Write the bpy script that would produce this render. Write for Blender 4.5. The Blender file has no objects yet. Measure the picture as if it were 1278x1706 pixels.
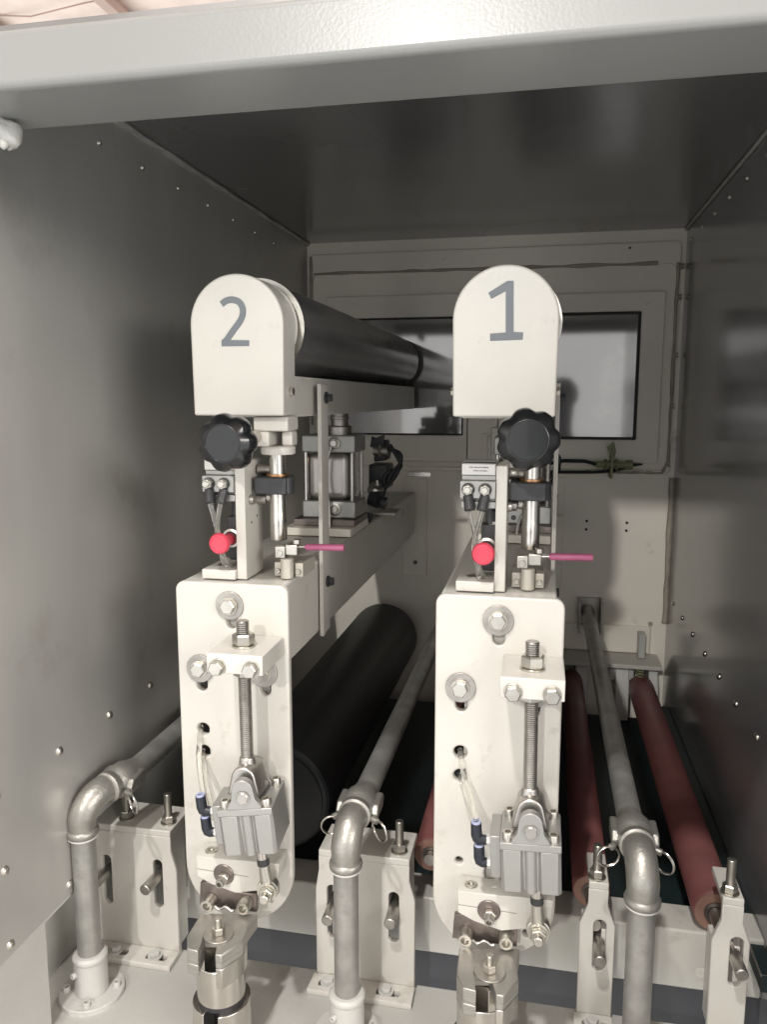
import bpy, bmesh, math, random
from mathutils import Vector, Matrix
random.seed(7)
R = math.radians
scene = bpy.context.scene
C = scene.collection

# ---------------------------------------------------------------- camera, light, exposure
FPX, PX0, PY0 = 1300.0, 639.0, 853.0            # focal length and centre of the photograph in its own pixels
PITCH = math.atan(188 / FPX)
YAW = math.atan(269 * math.cos(PITCH) / FPX)
cam = bpy.data.cameras.new('camera')
cam.sensor_fit = 'VERTICAL'; cam.sensor_height = 36.0; cam.lens = FPX / 1706 * 36.0
cam.clip_start = 0.01; cam.clip_end = 200
camo = bpy.data.objects.new('camera', cam); C.objects.link(camo)
camo.location = (0, 0, 0)
camo.rotation_euler = (R(90) - PITCH, 0, YAW)
scene.camera = camo

world = bpy.data.worlds.new('World'); scene.world = world
world.use_nodes = True
WB = world.node_tree.nodes['Background']
WB.inputs[0].default_value = (1.0, 0.997, 0.99, 1); WB.inputs[1].default_value = 1.42

def area(name, loc, target, size, power, col, sy=None):
    l = bpy.data.lights.new(name, 'AREA'); l.energy = power; l.color = col
    l.shape = 'RECTANGLE'; l.size = size; l.size_y = sy or size
    o = bpy.data.objects.new(name, l); C.objects.link(o); o.location = loc
    o.rotation_euler = (Vector(target) - Vector(loc)).to_track_quat('-Z', 'Y').to_euler()
    return o
area('hall_lamp', (-0.80, -4.05, 2.06), (0, .95, 0), 0.14, 98, (1.0, .975, .925))
area('hall_lamp', (-0.45, -.95, 2.84), (0, .95, -.5), .14, 80, (1.0, .985, .96))
area('hall_lamp', (3.3, -1.35, .95), (-.5, .95, -.1), 2.2, 92, (1.0, .965, .91), 1.0)
scene.view_settings.view_transform = 'Standard'; scene.view_settings.look = 'None'
scene.view_settings.exposure = 0.27; scene.view_settings.gamma = 1.0

F_ = Vector((-math.sin(YAW) * math.cos(PITCH), math.cos(YAW) * math.cos(PITCH), -math.sin(PITCH)))
R_ = Vector((math.cos(YAW), math.sin(YAW), 0)); U_ = R_.cross(F_)
def ray(px, py): return F_ + R_ * ((px - PX0) / FPX) - U_ * ((py - PY0) / FPX)
def at(px, py, Y): d = ray(px, py); return d * (Y / d.y)       # point measured on the vertical plane y = Y
def atz(px, py, Z): d = ray(px, py); return d * (Z / d.z)      # point measured on the level z = Z
def atx(px, py, X): d = ray(px, py); return d * (X / d.x)

# ---------------------------------------------------------------- materials
MATS = {}
def mat(name, col, rough=.5, metal=0., var=.0, vscale=12., bump=0., bscale=120., streak=None, trans=0., coat=0., dirt=None, dscale=5., dthr=.62, rvar=.0):
    m = bpy.data.materials.new(name); m.use_nodes = True
    nt = m.node_tree; N = nt.nodes; L = nt.links; b = N['Principled BSDF']
    b.inputs['Base Color'].default_value = (*col, 1); b.inputs['Roughness'].default_value = rough
    b.inputs['Metallic'].default_value = metal
    b.inputs['Transmission Weight'].default_value = trans; b.inputs['Coat Weight'].default_value = coat
    tc = N.new('ShaderNodeTexCoord'); vec = tc.outputs['Object']
    if streak:
        mp = N.new('ShaderNodeMapping'); mp.inputs['Scale'].default_value = streak
        L.new(vec, mp.inputs['Vector']); vec2 = mp.outputs['Vector']
    else: vec2 = vec
    colsock = None
    if var:
        n = N.new('ShaderNodeTexNoise'); n.inputs['Scale'].default_value = vscale; n.inputs['Detail'].default_value = 6
        L.new(vec2, n.inputs['Vector'])
        r = N.new('ShaderNodeValToRGB')
        r.color_ramp.elements[0].position = .3; r.color_ramp.elements[1].position = .7
        r.color_ramp.elements[0].color = (*[max(0, c * (1 - var)) for c in col], 1)
        r.color_ramp.elements[1].color = (*[min(1, c * (1 + var)) for c in col], 1)
        L.new(n.outputs['Fac'], r.inputs['Fac']); colsock = r.outputs['Color']
        if rvar:
            mr = N.new('ShaderNodeMapRange'); mr.inputs['To Min'].default_value = rough - rvar; mr.inputs['To Max'].default_value = rough + rvar
            mr.inputs['From Min'].default_value = .3; mr.inputs['From Max'].default_value = .7
            L.new(n.outputs['Fac'], mr.inputs['Value']); L.new(mr.outputs['Result'], b.inputs['Roughness'])
    if dirt:
        n = N.new('ShaderNodeTexNoise'); n.inputs['Scale'].default_value = dscale; n.inputs['Detail'].default_value = 9; n.inputs['Roughness'].default_value = .65
        L.new(vec, n.inputs['Vector'])
        mr = N.new('ShaderNodeMapRange'); mr.inputs['From Min'].default_value = dthr; mr.inputs['From Max'].default_value = dthr + .1
        mr.inputs['To Max'].default_value = dirt[3]
        L.new(n.outputs['Fac'], mr.inputs['Value'])
        mx = N.new('ShaderNodeMix'); mx.data_type = 'RGBA'
        mx.inputs['B'].default_value = (*dirt[:3], 1)
        if colsock: L.new(colsock, mx.inputs['A'])
        else: mx.inputs['A'].default_value = (*col, 1)
        L.new(mr.outputs['Result'], mx.inputs['Factor']); colsock = mx.outputs['Result']
    if colsock: L.new(colsock, b.inputs['Base Color'])
    if bump:
        n = N.new('ShaderNodeTexNoise'); n.inputs['Scale'].default_value = bscale; n.inputs['Detail'].default_value = 3
        L.new(vec2 if streak else vec, n.inputs['Vector'])
        bp = N.new('ShaderNodeBump'); bp.inputs['Strength'].default_value = bump; bp.inputs['Distance'].default_value = .001
        L.new(n.outputs['Fac'], bp.inputs['Height']); L.new(bp.outputs['Normal'], b.inputs['Normal'])
    MATS[name] = m
    return m
mat('cream_paint', (.55, .53, .485), .36, 0, .05, 9, .25, 260, dirt=(.33, .29, .24, .35), dscale=24, dthr=.60, rvar=.10)
mat('grey_white_paint', (.48, .475, .45), .42, 0, .06, 5, .5, 180, dirt=(.30, .285, .25, .5), dscale=9, dthr=.58)
mat('beam_paint', (.215, .218, .21), .30, 0, .03, 5, .12, 330)
mat('back_paint', (.84, .79, .70), .45, 0, .06, 3, .3, 120, dirt=(.20, .18, .14, .45), dscale=7, dthr=.62)
mat('crossbeam_paint', (.44, .425, .385), .42, 0, .06, 5, .3, 120, dirt=(.22, .20, .17, .4), dscale=16, dthr=.6)
mat('bead', (.5, .49, .46), .5, .3, .2, 20)
mat('sealant', (.36, .33, .27), .7, 0, .2, 30, .8, 60)
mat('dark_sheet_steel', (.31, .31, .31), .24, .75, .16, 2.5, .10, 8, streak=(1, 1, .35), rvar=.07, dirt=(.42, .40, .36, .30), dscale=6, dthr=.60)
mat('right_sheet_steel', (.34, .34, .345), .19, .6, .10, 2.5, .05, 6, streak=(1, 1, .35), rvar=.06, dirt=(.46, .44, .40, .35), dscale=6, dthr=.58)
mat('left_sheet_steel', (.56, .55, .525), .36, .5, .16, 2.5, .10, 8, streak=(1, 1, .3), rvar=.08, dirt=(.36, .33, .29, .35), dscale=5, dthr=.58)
mat('steel', (.48, .46, .43), .38, 1, .12, 60, .2, 300)
mat('zinc_steel', (.56, .54, .49), .36, 1, .14, 40, .15, 200)
mat('worn_steel', (.42, .40, .37), .44, 1, .2, 50, .3, 200)
mat('bright_steel', (.62, .60, .56), .24, 1, .08, 30, .05, 150)
mat('machined_steel', (.42, .405, .375), .48, .85, .15, 30, .25, 60, streak=(1, 1, 14))
mat('blued_steel', (.22, .19, .175), .45, 1, .2, 40, .3, 120)
mat('galvanised_pipe', (.335, .33, .31), .45, .6, .2, 30, .35, 160, dirt=(.22, .21, .20, .5), dscale=26, dthr=.58)
mat('cast_fitting', (.36, .35, .32), .42, .75, .12, 40, .5, 260)
mat('aluminium', (.36, .358, .342), .42, .6, .05, 20, .08, 300)
mat('cylinder_barrel', (.46, .44, .42), .35, .85, .06, 20, .1, 200)
mat('grey_bracket', (.50, .47, .41), .42, .3, .1, 40, .2, 200)
mat('black_plastic', (.010, .011, .012), .22, 0, 0, coat=.15)
mat('black_block', (.035, .036, .038), .42, 0, .15, 60, .3, 300)
mat('navy_plastic', (.016, .019, .028), .38)
mat('lilac_plastic', (.36, .38, .55), .4)
mat('black_rubber', (.009, .011, .013), .5, 0, .2, 10, .2, 60)
mat('roller_rubber', (.080, .080, .082), .26, 0, .14, 6, .10, 40, streak=(2, .3, 2), rvar=.06, dirt=(.16, .15, .14, .5), dscale=14, dthr=.62)
mat('red_plastic', (.60, .05, .085), .35, 0, .05, 60, .2, 200)
mat('magenta_plastic', (.33, .08, .165), .45, 0, .12, 40)
mat('red_rubber', (.17, .063, .060), .45, 0, .12, 9, .2, 60, streak=(1, 2.5, 1), rvar=.1, dirt=(.10, .055, .05, .3), dscale=10, dthr=.55)
mat('brown_rubber', (.22, .12, .09), .6, 0, .2, 40)
mat('green_belt', (.009, .019, .020), .5, 0, .2, 8)
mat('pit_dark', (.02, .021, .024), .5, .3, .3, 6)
mat('floor_paint', (.43, .42, .395), .40, 0, .07, 4, .4, 160, dirt=(.25, .235, .20, .4), dscale=9, dthr=.58)
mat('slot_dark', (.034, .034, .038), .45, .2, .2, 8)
mat('grey_numeral', (.135, .152, .168), .5, 0, .03, 60)
mat('label_print', (.12, .12, .13), .6)
mat('label_paper', (.55, .54, .52), .5)
mat('gasket', (.022, .022, .02), .6)
mat('clear_tube', (.93, .92, .88), .12, trans=.92)
mat('copper', (.5, .28, .15), .35, 1)
mat('green_fitting', (.22, .24, .12), .45)
mat('quilt_foil', (.58, .48, .42), .5, .15, .08, 4, 1.0, 3)
mat('purlin', (.33, .23, .19), .5, 0, .1, 4)
mat('window_glass', (.31, .305, .30), .055, .55, .12, 3, dirt=(.5, .48, .44, .25), dscale=5, dthr=.52)
MATS['clear_tube'].node_tree.nodes['Principled BSDF'].inputs['IOR'].default_value = 1.25

# ---------------------------------------------------------------- mesh helpers
def basis(axis, up=None):
    z = Vector(axis).normalized()
    u = Vector(up) if up is not None else (Vector((0, 0, 1)) if abs(z.z) < .9 else Vector((0, 1, 0)))
    x = u.cross(z).normalized(); y = z.cross(x)
    return x, y, z
class M:
    def __init__(s): s.v = []; s.f = []
    def add(s, vs, fs):
        o = len(s.v); s.v += [tuple(v) for v in vs]; s.f += [tuple(i + o for i in f) for f in fs]; return s
    def box(s, x0, x1, y0, y1, z0, z1):
        return s.add([(x0,y0,z0),(x1,y0,z0),(x1,y1,z0),(x0,y1,z0),(x0,y0,z1),(x1,y0,z1),(x1,y1,z1),(x0,y1,z1)],
            [(0,3,2,1),(4,5,6,7),(0,1,5,4),(1,2,6,5),(2,3,7,6),(3,0,4,7)])
    def lathe(s, prof, o=(0,0,0), axis=(0,0,1), seg=28, caps=True, up=None, ph=0.):
        x, y, z = basis(axis, up); o = Vector(o); vs = []; fs = []; n = len(prof)
        for r, h in prof:
            for k in range(seg):
                a = 2 * math.pi * k / seg + ph
                vs.append(o + z * h + (x * math.cos(a) + y * math.sin(a)) * r)
        for i in range(n - 1):
            for k in range(seg):
                k2 = (k + 1) % seg
                fs.append((i*seg+k, i*seg+k2, (i+1)*seg+k2, (i+1)*seg+k))
        if caps:
            fs.append(tuple(range(seg))[::-1]); fs.append(tuple((n-1)*seg+k for k in range(seg)))
        return s.add(vs, fs)
    def cyl(s, a, b, r, seg=24, r2=None, ch=0.):
        a = Vector(a); b = Vector(b); h = (b - a).length; r2 = r if r2 is None else r2
        p = [(r, 0), (r2, h)] if not ch else [(r-ch, 0), (r, ch), (r2, h-ch), (r2-ch, h)]
        return s.lathe(p, a, b - a, seg)
    def ring(s, a, b, ro, ri, seg=28):            # a pipe-like ring with a real hole
        a = Vector(a); b = Vector(b); h = (b - a).length
        return s.lathe([(ri,0),(ro,0),(ro,h),(ri,h),(ri,0)], a, b - a, seg, caps=False)
    def hexa(s, a, b, af, ch=.0008, ph=0.):
        a = Vector(a); b = Vector(b); h = (b - a).length; r = af / math.sqrt(3)
        return s.lathe([(r*.86,0),(r,ch),(r,h-ch),(r*.86,h)], a, b - a, 6, ph=ph)
    def thread(s, a, b, r, pitch=.0015, seg=18):
        a = Vector(a); b = Vector(b); h = (b - a).length; n = int(h / pitch); p = [(r * .9, 0)]
        for i in range(n):
            p += [(r, (i + .30) * h / n), (r, (i + .55) * h / n), (r * .80, (i + .98) * h / n)]
        p[-1] = (r * .85, h)
        return s.lathe(p, a, b - a, seg)
    def socket(s, a, b, r, seg=20):               # socket-head screw: knurled head with a hex recess at b
        a = Vector(a); b = Vector(b); h = (b - a).length
        s.lathe([(r,0),(r,h*.85),(r*.9,h),(r*.55,h),(r*.5,h*.45),(0.0001,h*.45)], a, b - a, seg, caps=False)
        return s
    def tube(s, pts, r, seg=10, closed=False):
        pts = [Vector(p) for p in pts]; n = len(pts); vs = []; fs = []; prev = None
        for i, p in enumerate(pts):
            if closed: t = pts[(i+1) % n] - pts[i-1]
            else: t = pts[min(i+1, n-1)] - pts[max(i-1, 0)]
            t.normalize()
            if prev is None: x = basis(t)[0]
            else: x = (prev - t * prev.dot(t)).normalized()
            prev = x; y = t.cross(x); rr = r[i] if isinstance(r, (list, tuple)) else r
            for k in range(seg):
                a = 2*math.pi*k/seg; vs.append(p + (x*math.cos(a) + y*math.sin(a))*rr)
        for i in range(n if closed else n - 1):
            j = (i + 1) % n
            for k in range(seg):
                k2 = (k+1) % seg; fs.append((i*seg+k, i*seg+k2, j*seg+k2, j*seg+k))
        if not closed:
            fs.append(tuple(range(seg))[::-1]); fs.append(tuple((n-1)*seg+k for k in range(seg)))
        return s.add(vs, fs)
    def prism(s, pts, axis, a0, a1):
        """pts 2-D outline; axis 'x' -> (y,z), 'y' -> (x,z), 'z' -> (x,y)"""
        def P(p, a): return {'x': (a, p[0], p[1]), 'y': (p[0], a, p[1]), 'z': (p[0], p[1], a)}[axis]
        n = len(pts); vs = [P(p, a0) for p in pts] + [P(p, a1) for p in pts]
        fs = [tuple(range(n)), tuple(range(2*n-1, n-1, -1))] + [(i, i+n, (i+1) % n + n, (i+1) % n) for i in range(n)]
        return s.add(vs, fs)
    def hull(s, lo, hi):                            # two rings of points joined
        n = len(lo)
        return s.add(list(lo) + list(hi), [tuple(range(n)), tuple(range(2*n-1, n-1, -1))] + [(i, i+n, (i+1) % n + n, (i+1) % n) for i in range(n)])
def finish(me, m, ang=35):
    bm = bmesh.new(); bm.from_mesh(me); bmesh.ops.recalc_face_normals(bm, faces=bm.faces[:]); bm.to_mesh(me); bm.free()
    me.materials.clear(); me.materials.append(MATS[m])
    for p in me.polygons: p.use_smooth = True
    me.set_sharp_from_angle(angle=R(ang))
def link(name, me, parent=None, bevel=0., seg=2):
    o = bpy.data.objects.new(name, me); C.objects.link(o)
    if parent is not None:
        o.parent = parent
    if bevel:
        b = o.modifiers.new('bevel', 'BEVEL'); b.width = bevel; b.segments = seg; b.limit_method = 'ANGLE'; b.angle_limit = R(40)
        b.harden_normals = False
    return o
def build(name, mb, m, parent=None, bevel=0., seg=2, ang=35, off=None):
    me = bpy.data.meshes.new(name); vs = mb.v
    if parent is not None:
        w = Vector(parent.get('_org', (0, 0, 0)))
        vs = [(v[0]-w.x, v[1]-w.y, v[2]-w.z) for v in vs]
    me.from_pydata(vs, [], mb.f); me.update(); finish(me, m, ang)
    o = link(name, me, parent, bevel, seg)
    if parent is not None: o['_org'] = tuple(parent['_org']) if '_org' in parent else (0, 0, 0)
    else: o['_org'] = (0, 0, 0)
    return o
def tag(o, label=None, cat=None, group=None, kind=None):
    if label: o['label'] = label
    if cat: o['category'] = cat
    if group: o['group'] = group
    if kind: o['kind'] = kind
    return o
def thing(name, label, cat, loc=(0,0,0), group=None):
    o = bpy.data.objects.new(name, None); C.objects.link(o); o.location = loc; o.empty_display_size = .02
    o['_org'] = tuple(loc)
    return tag(o, label, cat, group)
def single(name, mb, m, label, cat, group=None, bevel=0., seg=2, ang=35):
    return tag(build(name, mb, m, None, bevel, seg, ang), label, cat, group)
def struct(name, mb, m, bevel=0., seg=2):
    return tag(build(name, mb, m, None, bevel, seg), kind='structure')
def arc(cx, cy, r, a0, a1, n=8):
    return [(cx + r*math.cos(R(a0 + (a1-a0)*i/n)), cy + r*math.sin(R(a0 + (a1-a0)*i/n))) for i in range(n+1)]
def rrect(x0, x1, z0, z1, r, n=6):
    return arc(x1-r, z1-r, r, 0, 90, n) + arc(x0+r, z1-r, r, 90, 180, n) + arc(x0+r, z0+r, r, 180, 270, n) + arc(x1-r, z0+r, r, 270, 360, n)
def slot(cx, z0, z1, r, n=8):
    return arc(cx, z1-r, r, 0, 180, n) + arc(cx, z0+r, r, 180, 360, n)
def circ(cx, cz, r, n=20): return arc(cx, cz, r, 0, 360, n)[:-1]
def sheet(name, outline, holes, y0, y1, m, parent=None, bev=.0012, plane='y'):
    """a plate with real holes; outline in (x,z) for plane 'y' or (x,y) for plane 'z'"""
    cu = bpy.data.curves.new(name, 'CURVE'); cu.dimensions = '2D'; cu.fill_mode = 'BOTH'
    t = abs(y1 - y0) / 2; cu.extrude = t - bev; cu.bevel_depth = bev; cu.offset = -bev; cu.bevel_resolution = 1
    for k, pts in enumerate([outline] + list(holes)):
        sp = cu.splines.new('POLY'); sp.points.add(len(pts)-1)
        for i, p in enumerate(pts): sp.points[i].co = (p[0], p[1], 0, 1)
        sp.use_cyclic_u = True
    to = bpy.data.objects.new(name, cu); C.objects.link(to)
    me = bpy.data.meshes.new_from_object(to); me.name = name
    bpy.data.objects.remove(to); bpy.data.curves.remove(cu)
    c = (y0 + y1) / 2
    if plane == 'y': me.transform(Matrix(((1,0,0,0),(0,0,1,c),(0,1,0,0),(0,0,0,1))))
    elif plane == 'z': me.transform(Matrix.Translation((0,0,c)))
    elif plane == 'x': me.transform(Matrix(((0,0,1,c),(1,0,0,0),(0,1,0,0),(0,0,0,1))))
    if parent is not None: me.transform(Matrix.Translation(-Vector(parent.get('_org', (0,0,0)))))
    finish(me, m, 50)
    o = link(name, me, parent); o['_org'] = tuple(parent['_org']) if parent is not None and '_org' in parent else (0,0,0)
    return o
def kids(o): return [c for c in bpy.data.objects if c.parent == o]
def dup(root, shift, label=None, **kw):
    ch = {}
    for o in bpy.data.objects:
        if o.parent: ch.setdefault(o.parent.name, []).append(o)
    def rec(o, par):
        c = o.copy(); C.objects.link(c)
        if par is not None: c.parent = par
        for k in ch.get(o.name, []): rec(k, c)
        return c
    c = rec(root, None); c.location = root.location + Vector(shift)
    if label: c['label'] = label
    for k, v in kw.items(): c[k] = v
    return c

# ================================================================ SETTING
XL, XR, YB, ZC, ZF = -.61, .315, 2.0, .395, -.82
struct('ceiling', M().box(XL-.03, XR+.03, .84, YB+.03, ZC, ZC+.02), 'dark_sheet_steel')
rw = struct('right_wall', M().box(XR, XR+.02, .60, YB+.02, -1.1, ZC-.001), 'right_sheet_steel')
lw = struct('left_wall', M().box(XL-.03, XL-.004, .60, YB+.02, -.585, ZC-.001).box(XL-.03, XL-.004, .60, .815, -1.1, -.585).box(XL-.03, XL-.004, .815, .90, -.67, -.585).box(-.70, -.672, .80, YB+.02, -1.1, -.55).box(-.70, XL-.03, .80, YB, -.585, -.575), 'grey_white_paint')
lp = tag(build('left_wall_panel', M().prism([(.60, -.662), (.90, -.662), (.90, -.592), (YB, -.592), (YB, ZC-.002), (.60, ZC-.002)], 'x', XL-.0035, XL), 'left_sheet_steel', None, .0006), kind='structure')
def rivets(parent, pts, nx, m='zinc_steel', r=.0062):
    me = None
    for p in pts:
        if me is None:
            mb = M().lathe([(r, 0), (r*.95, .0016), (r*.6, .0036), (r*.1, .0042)], (0,0,0), (nx,0,0), 14)
            me = bpy.data.meshes.new('rivet'); me.from_pydata(mb.v, [], mb.f); finish(me, m, 60)
        o = bpy.data.objects.new('rivet', me); C.objects.link(o); o.parent = parent; o.location = p
rivets(lp, [(XL, .861+.1215*i, -.456) for i in range(-1, 9)], 1)
rivets(lp, [(XL, .745, -.552), (XL, .745, -.648), (XL, .865, -.648)], 1)
rivets(lp, [(XL, 1.03+.119*i, .348) for i in range(8)], 1, r=.004)
rivets(rw, [(XR, 1.157+.1265*i, -.483) for i in range(-1, 7)], -1, 'bright_steel')
rivets(rw, [(XR, 1.31+.125*i, .358) for i in range(6)], -1, r=.004)
# corner beads of the ceiling
build('corner_bead', M().tube([(XL+.003, 1.0+.05*i, ZC-.003+random.uniform(-.0012,.0012)) for i in range(21)], [.0035+.002*abs(math.sin(i*.9)) for i in range(21)], 6), 'bead', lp)
build('corner_bead', M().tube([(XR-.003, 1.0+.05*i, ZC-.003) for i in range(21)], .0032, 6), 'bead', rw)
# back wall with its opening for doors
bw = struct('back_wall', M().box(-.72, XR+.02, YB, YB+.03, -1.1, ZC), 'back_paint')
struct('floor', M().box(-.70, XR+.3, .30, .988, ZF-.03, ZF), 'floor_paint', .003)
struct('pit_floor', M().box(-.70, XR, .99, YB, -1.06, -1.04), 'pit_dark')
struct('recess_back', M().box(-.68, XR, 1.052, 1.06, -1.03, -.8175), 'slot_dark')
cb = thing('cross_beam', 'cream painted horizontal cross beam behind the brackets, above the dark gap', 'beam', (0, 1.05, -.775))
build('beam_body', M().box(-.672, XR, 1.05, 1.11, -.817, -.7285), 'crossbeam_paint', cb, .003)
for p in (at(903, 1543, 1.05), at(1185, 1573, 1.05)):
    b = build('bolt', M().cyl((p.x, 1.05, p.z), (p.x, 1.034, p.z), .004, 12).hexa((p.x, 1.048, p.z), (p.x, 1.041, p.z), .011), 'zinc_steel', cb)
mb = M().lathe([(.008, 0), (.008, .0006)], (.236, 1.0494, -.788), (0,-1,0), 18)
build('plug', mb, 'cream_paint', cb)
# conveyor belt sheet beyond the crossbeam
bt = single('conveyor_belt', M().box(-.60, XR-.008, 1.13, 1.93, -.79, -.782), 'green_belt', 'dark green conveyor belt running away below the rollers', 'belt')
# front lintel of the cabinet
lt = struct('lintel', M().box(-.62, .55, .633, .731, .2625, .311), 'beam_paint', .0065, 4)
struct('lintel_cover', M().prism([(.725, .300), (.84, .398), (.84, .402), (.725, .310)], 'x', -.62, .6), 'dark_sheet_steel')
# lumpy white sealant in the upper left corner
mb = M(); bmg = bmesh.new(); bmesh.ops.create_icosphere(bmg, subdivisions=3, radius=1)
rr = random.Random(3)
for v in bmg.verts:
    n = v.co.normalized(); k = 1 + .12*math.sin(n.x*7+1) + .10*math.sin(n.z*9+n.y*5) + .03*rr.uniform(-1, 1)
    v.co = Vector((n.x*.014*k, n.y*.012*k, n.z*.011*k - (.008 if n.x > .2 and n.z < 0 else 0)))
mb.add([v.co + Vector((-.512, .70, .254)) for v in bmg.verts], [[v.index for v in f.verts] for f in bmg.faces]); bmg.free()
mb.tube([(-.512, .695, .244), (-.509, .693, .238), (-.511, .692, .235)], [.004, .005, .002], 8)
single('sealant_lump', mb, 'grey_white_paint', 'lumpy off-white sealant hanging under the left end of the lintel', 'sealant', ang=80)
# factory roof quilt seen over the lintel
rf = M(); nx, ny = 60, 40; vs = []
for j in range(ny+1):
    for i in range(nx+1):
        x = -9 + 18*i/nx; y = -7 + 22*j/ny
        vs.append((x, y, 3.0 + .03*math.sin(x*5.1+y*1.3) + .02*math.sin(y*9+x*2)))
rf.add(vs, [(j*(nx+1)+i, j*(nx+1)+i+1, (j+1)*(nx+1)+i+1, (j+1)*(nx+1)+i) for j in range(ny) for i in range(nx)])
struct('factory_roof', rf, 'quilt_foil')
for k in range(9):
    x = -6.6 + k*1.1
    mb = M().box(x, x+.09, -6, 14, 2.86, 2.93)
    mb.box(x+.035, x+.055, -6, 14, 2.93, 3.0)
    single('purlin', mb, 'purlin', ['leftmost pinkish roof purlin over the machine, out of the frame', 'second pinkish roof purlin from the left, over the machine', 'third pinkish roof purlin from the left, over the machine', 'fourth pinkish roof purlin from the left, over the machine', 'fifth pinkish roof purlin, middle one of the nine', 'sixth pinkish roof purlin from the left, over the machine', 'seventh pinkish roof purlin from the left, over the machine', 'eighth pinkish roof purlin from the left, over the machine', 'rightmost pinkish roof purlin over the machine'][k], 'purlin', 'roof purlins over the machine', .004)
wires = M()
for k in range(26):
    y = 3.0 + k*.28
    wires.tube([(-7 + i*.5, y + .07*math.sin(i*1.7+k), 2.955 + .012*math.sin(i*2.3+k)) for i in range(20)], .006, 5)
tag(build('roof_wire_mesh', wires, 'purlin'), kind='structure')

# ---------------------------------------------------------------- back wall: frame, two window doors, panels
g = thing('door_frame', 'painted surround with sealant edges around the two rear windows', 'frame', (-.15, YB, .05))
sheet('frame_plate', rrect(-.604, .3035, -.182, .3655, .014), [rrect(-.594, .2955, -.172, .315, .016)], YB-.010, YB-.0005, 'back_paint', g, .002)
def wob(pts, amp, n, rnd):
    out = []
    for a, b in zip(pts[:-1], pts[1:]):
        for i in range(n):
            t = i/n; out.append((a[0]+(b[0]-a[0])*t + rnd.uniform(-amp, amp), YB-.009, a[1]+(b[1]-a[1])*t + rnd.uniform(-amp, amp)))
    return out
rn = random.Random(11)
p = wob([(-.598, .36), (-.598, -.1)], .0012, 14, rn); build('sealant_bead', M().tube(p, [.003+rn.random()*.003 for _ in p], 7), 'sealant', g)
p = wob([(-.59, .318), (.29, .316)], .0009, 24, rn); build('sealant_bead', M().tube(p, [.0022+rn.random()*.0035 for _ in p], 7), 'sealant', g)
p = wob([(.298, .316), (.298, -.15), (.285, -.178), (.05, -.178)], .0009, 16, rn); build('sealant_bead', M().tube(p, [.0024+rn.random()*.0025 for _ in p], 7), 'sealant', g)
p = wob([(.309, -.19), (.310, -.58)], .0012, 14, rn); build('sealant_bead', M().tube(p, [.005+rn.random()*.003 for _ in p], 7), 'sealant', bw)
for q in ((.302, .305), (.300, .235), (.299, .10), (.297, -.02), (.294, -.16)):
    build('clip', M().box(q[0]-.002, q[0]+.009, YB-.014, YB-.004, q[1]-.003, q[1]+.003).box(q[0]-.002, q[0]+.009, YB-.014, YB-.004, q[1]+.006, q[1]+.009), 'sealant', g)
def window_door(label, x0, x1, z0, z1, gx0, gx1, gz0, gz1, gk):
    d = thing('window_door', label, 'window', ((x0+x1)/2, YB, z0), 'rear window doors')
    sheet('door_leaf', rrect(x0, x1, z0, z1, .004), [rrect(gx0, gx1, gz0, gz1, .003)], YB-.018, YB-.0005, 'back_paint', d, .0018)
    sheet('gasket', rrect(gx0+.0003, gx1-.0003, gz0+.0003, gz1-.0003, .003), [rrect(gx0+gk, gx1-gk, gz0+gk, gz1-gk, .002)], YB-.0195, YB-.003, 'gasket', d, .0008)
    build('pane', M().box(gx0+gk*.5, gx1-gk*.5, YB-.009, YB-.005, gz0+gk*.5, gz1-gk*.5), 'window_glass', d)
    return d
wd1 = window_door('left rear window door behind roller two, partly hidden by the dark roller', -.555, -.1905, -.158, .2585, -.52, -.2015, -.091, .203, .0035)
wd2 = window_door('right rear window door with thick black gasket, right of the cover numbered one', -.112, .2725, -.154, .2515, -.072, .2195, -.098, .2065, .006)
build('hinge', M().box(-.150, -.116, YB-.03, YB-.0165, -.157, -.085).cyl((-.1325, YB-.032, -.152), (-.1325, YB-.032, -.09), .006, 12), 'back_paint', wd2, .001)
build('latch', M().box(-.128, -.105, YB-.034, YB-.0185, -.135, -.07), 'grey_bracket', wd2, .0015)
mul = build('mullion', M().box(-.1885, -.114, YB-.022, YB-.0005, -.158, .255), 'back_paint', g, .002)
# cover plates on the lower back wall
for k, (x0, x1, z0, z1, lab) in enumerate(((-.355, -.292, -.46, -.205, 'tall painted cover plate on the rear wall, left of unit one'), (-.02, .055, -.475, -.29, 'painted cover plate on the rear wall behind the magenta rod of unit one'))):
    t = thing('cover_plate', lab, 'panel', (x0, YB, z0))
    build('plate', M().box(x0, x1, YB-.008, YB-.0005, z0, z1), 'back_paint', t, .0015)
    build('bolt', M().hexa((x1-.03, YB-.008, z0+.035), (x1-.03, YB-.014, z0+.035), .010), 'black_block', t)
t = thing('cover_plate', 'small square painted plate with a knob hole on the rear wall', 'panel', (0, YB, -.3))
build('plate', M().box(-.05, .056, YB-.006, YB-.0005, -.285, -.195), 'back_paint', t, .0012)
build('plug', M().cyl((.028, YB-.006, -.24), (.028, YB-.016, -.24), .012, 18, ch=.002), 'worn_steel', t)
for px, py in ((978, 868), (977, 882), (1045, 871), (1044, 884)):
    p = at(px, py, YB); build('drilled_hole', M().cyl((p.x, YB-.0012, p.z), (p.x, YB+.001, p.z), .0035, 12), 'gasket', bw)
p = at(1084, 1039, YB); build('screw', M().cyl((p.x, YB-.0005, p.z), (p.x, YB-.005, p.z), .0055, 10), 'sealant', bw)
p = at(1050, 413, YB-.01); build('drilled_hole', M().cyl((p.x, YB-.0112, p.z), (p.x, YB-.009, p.z), .003, 12), 'gasket', g)
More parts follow.
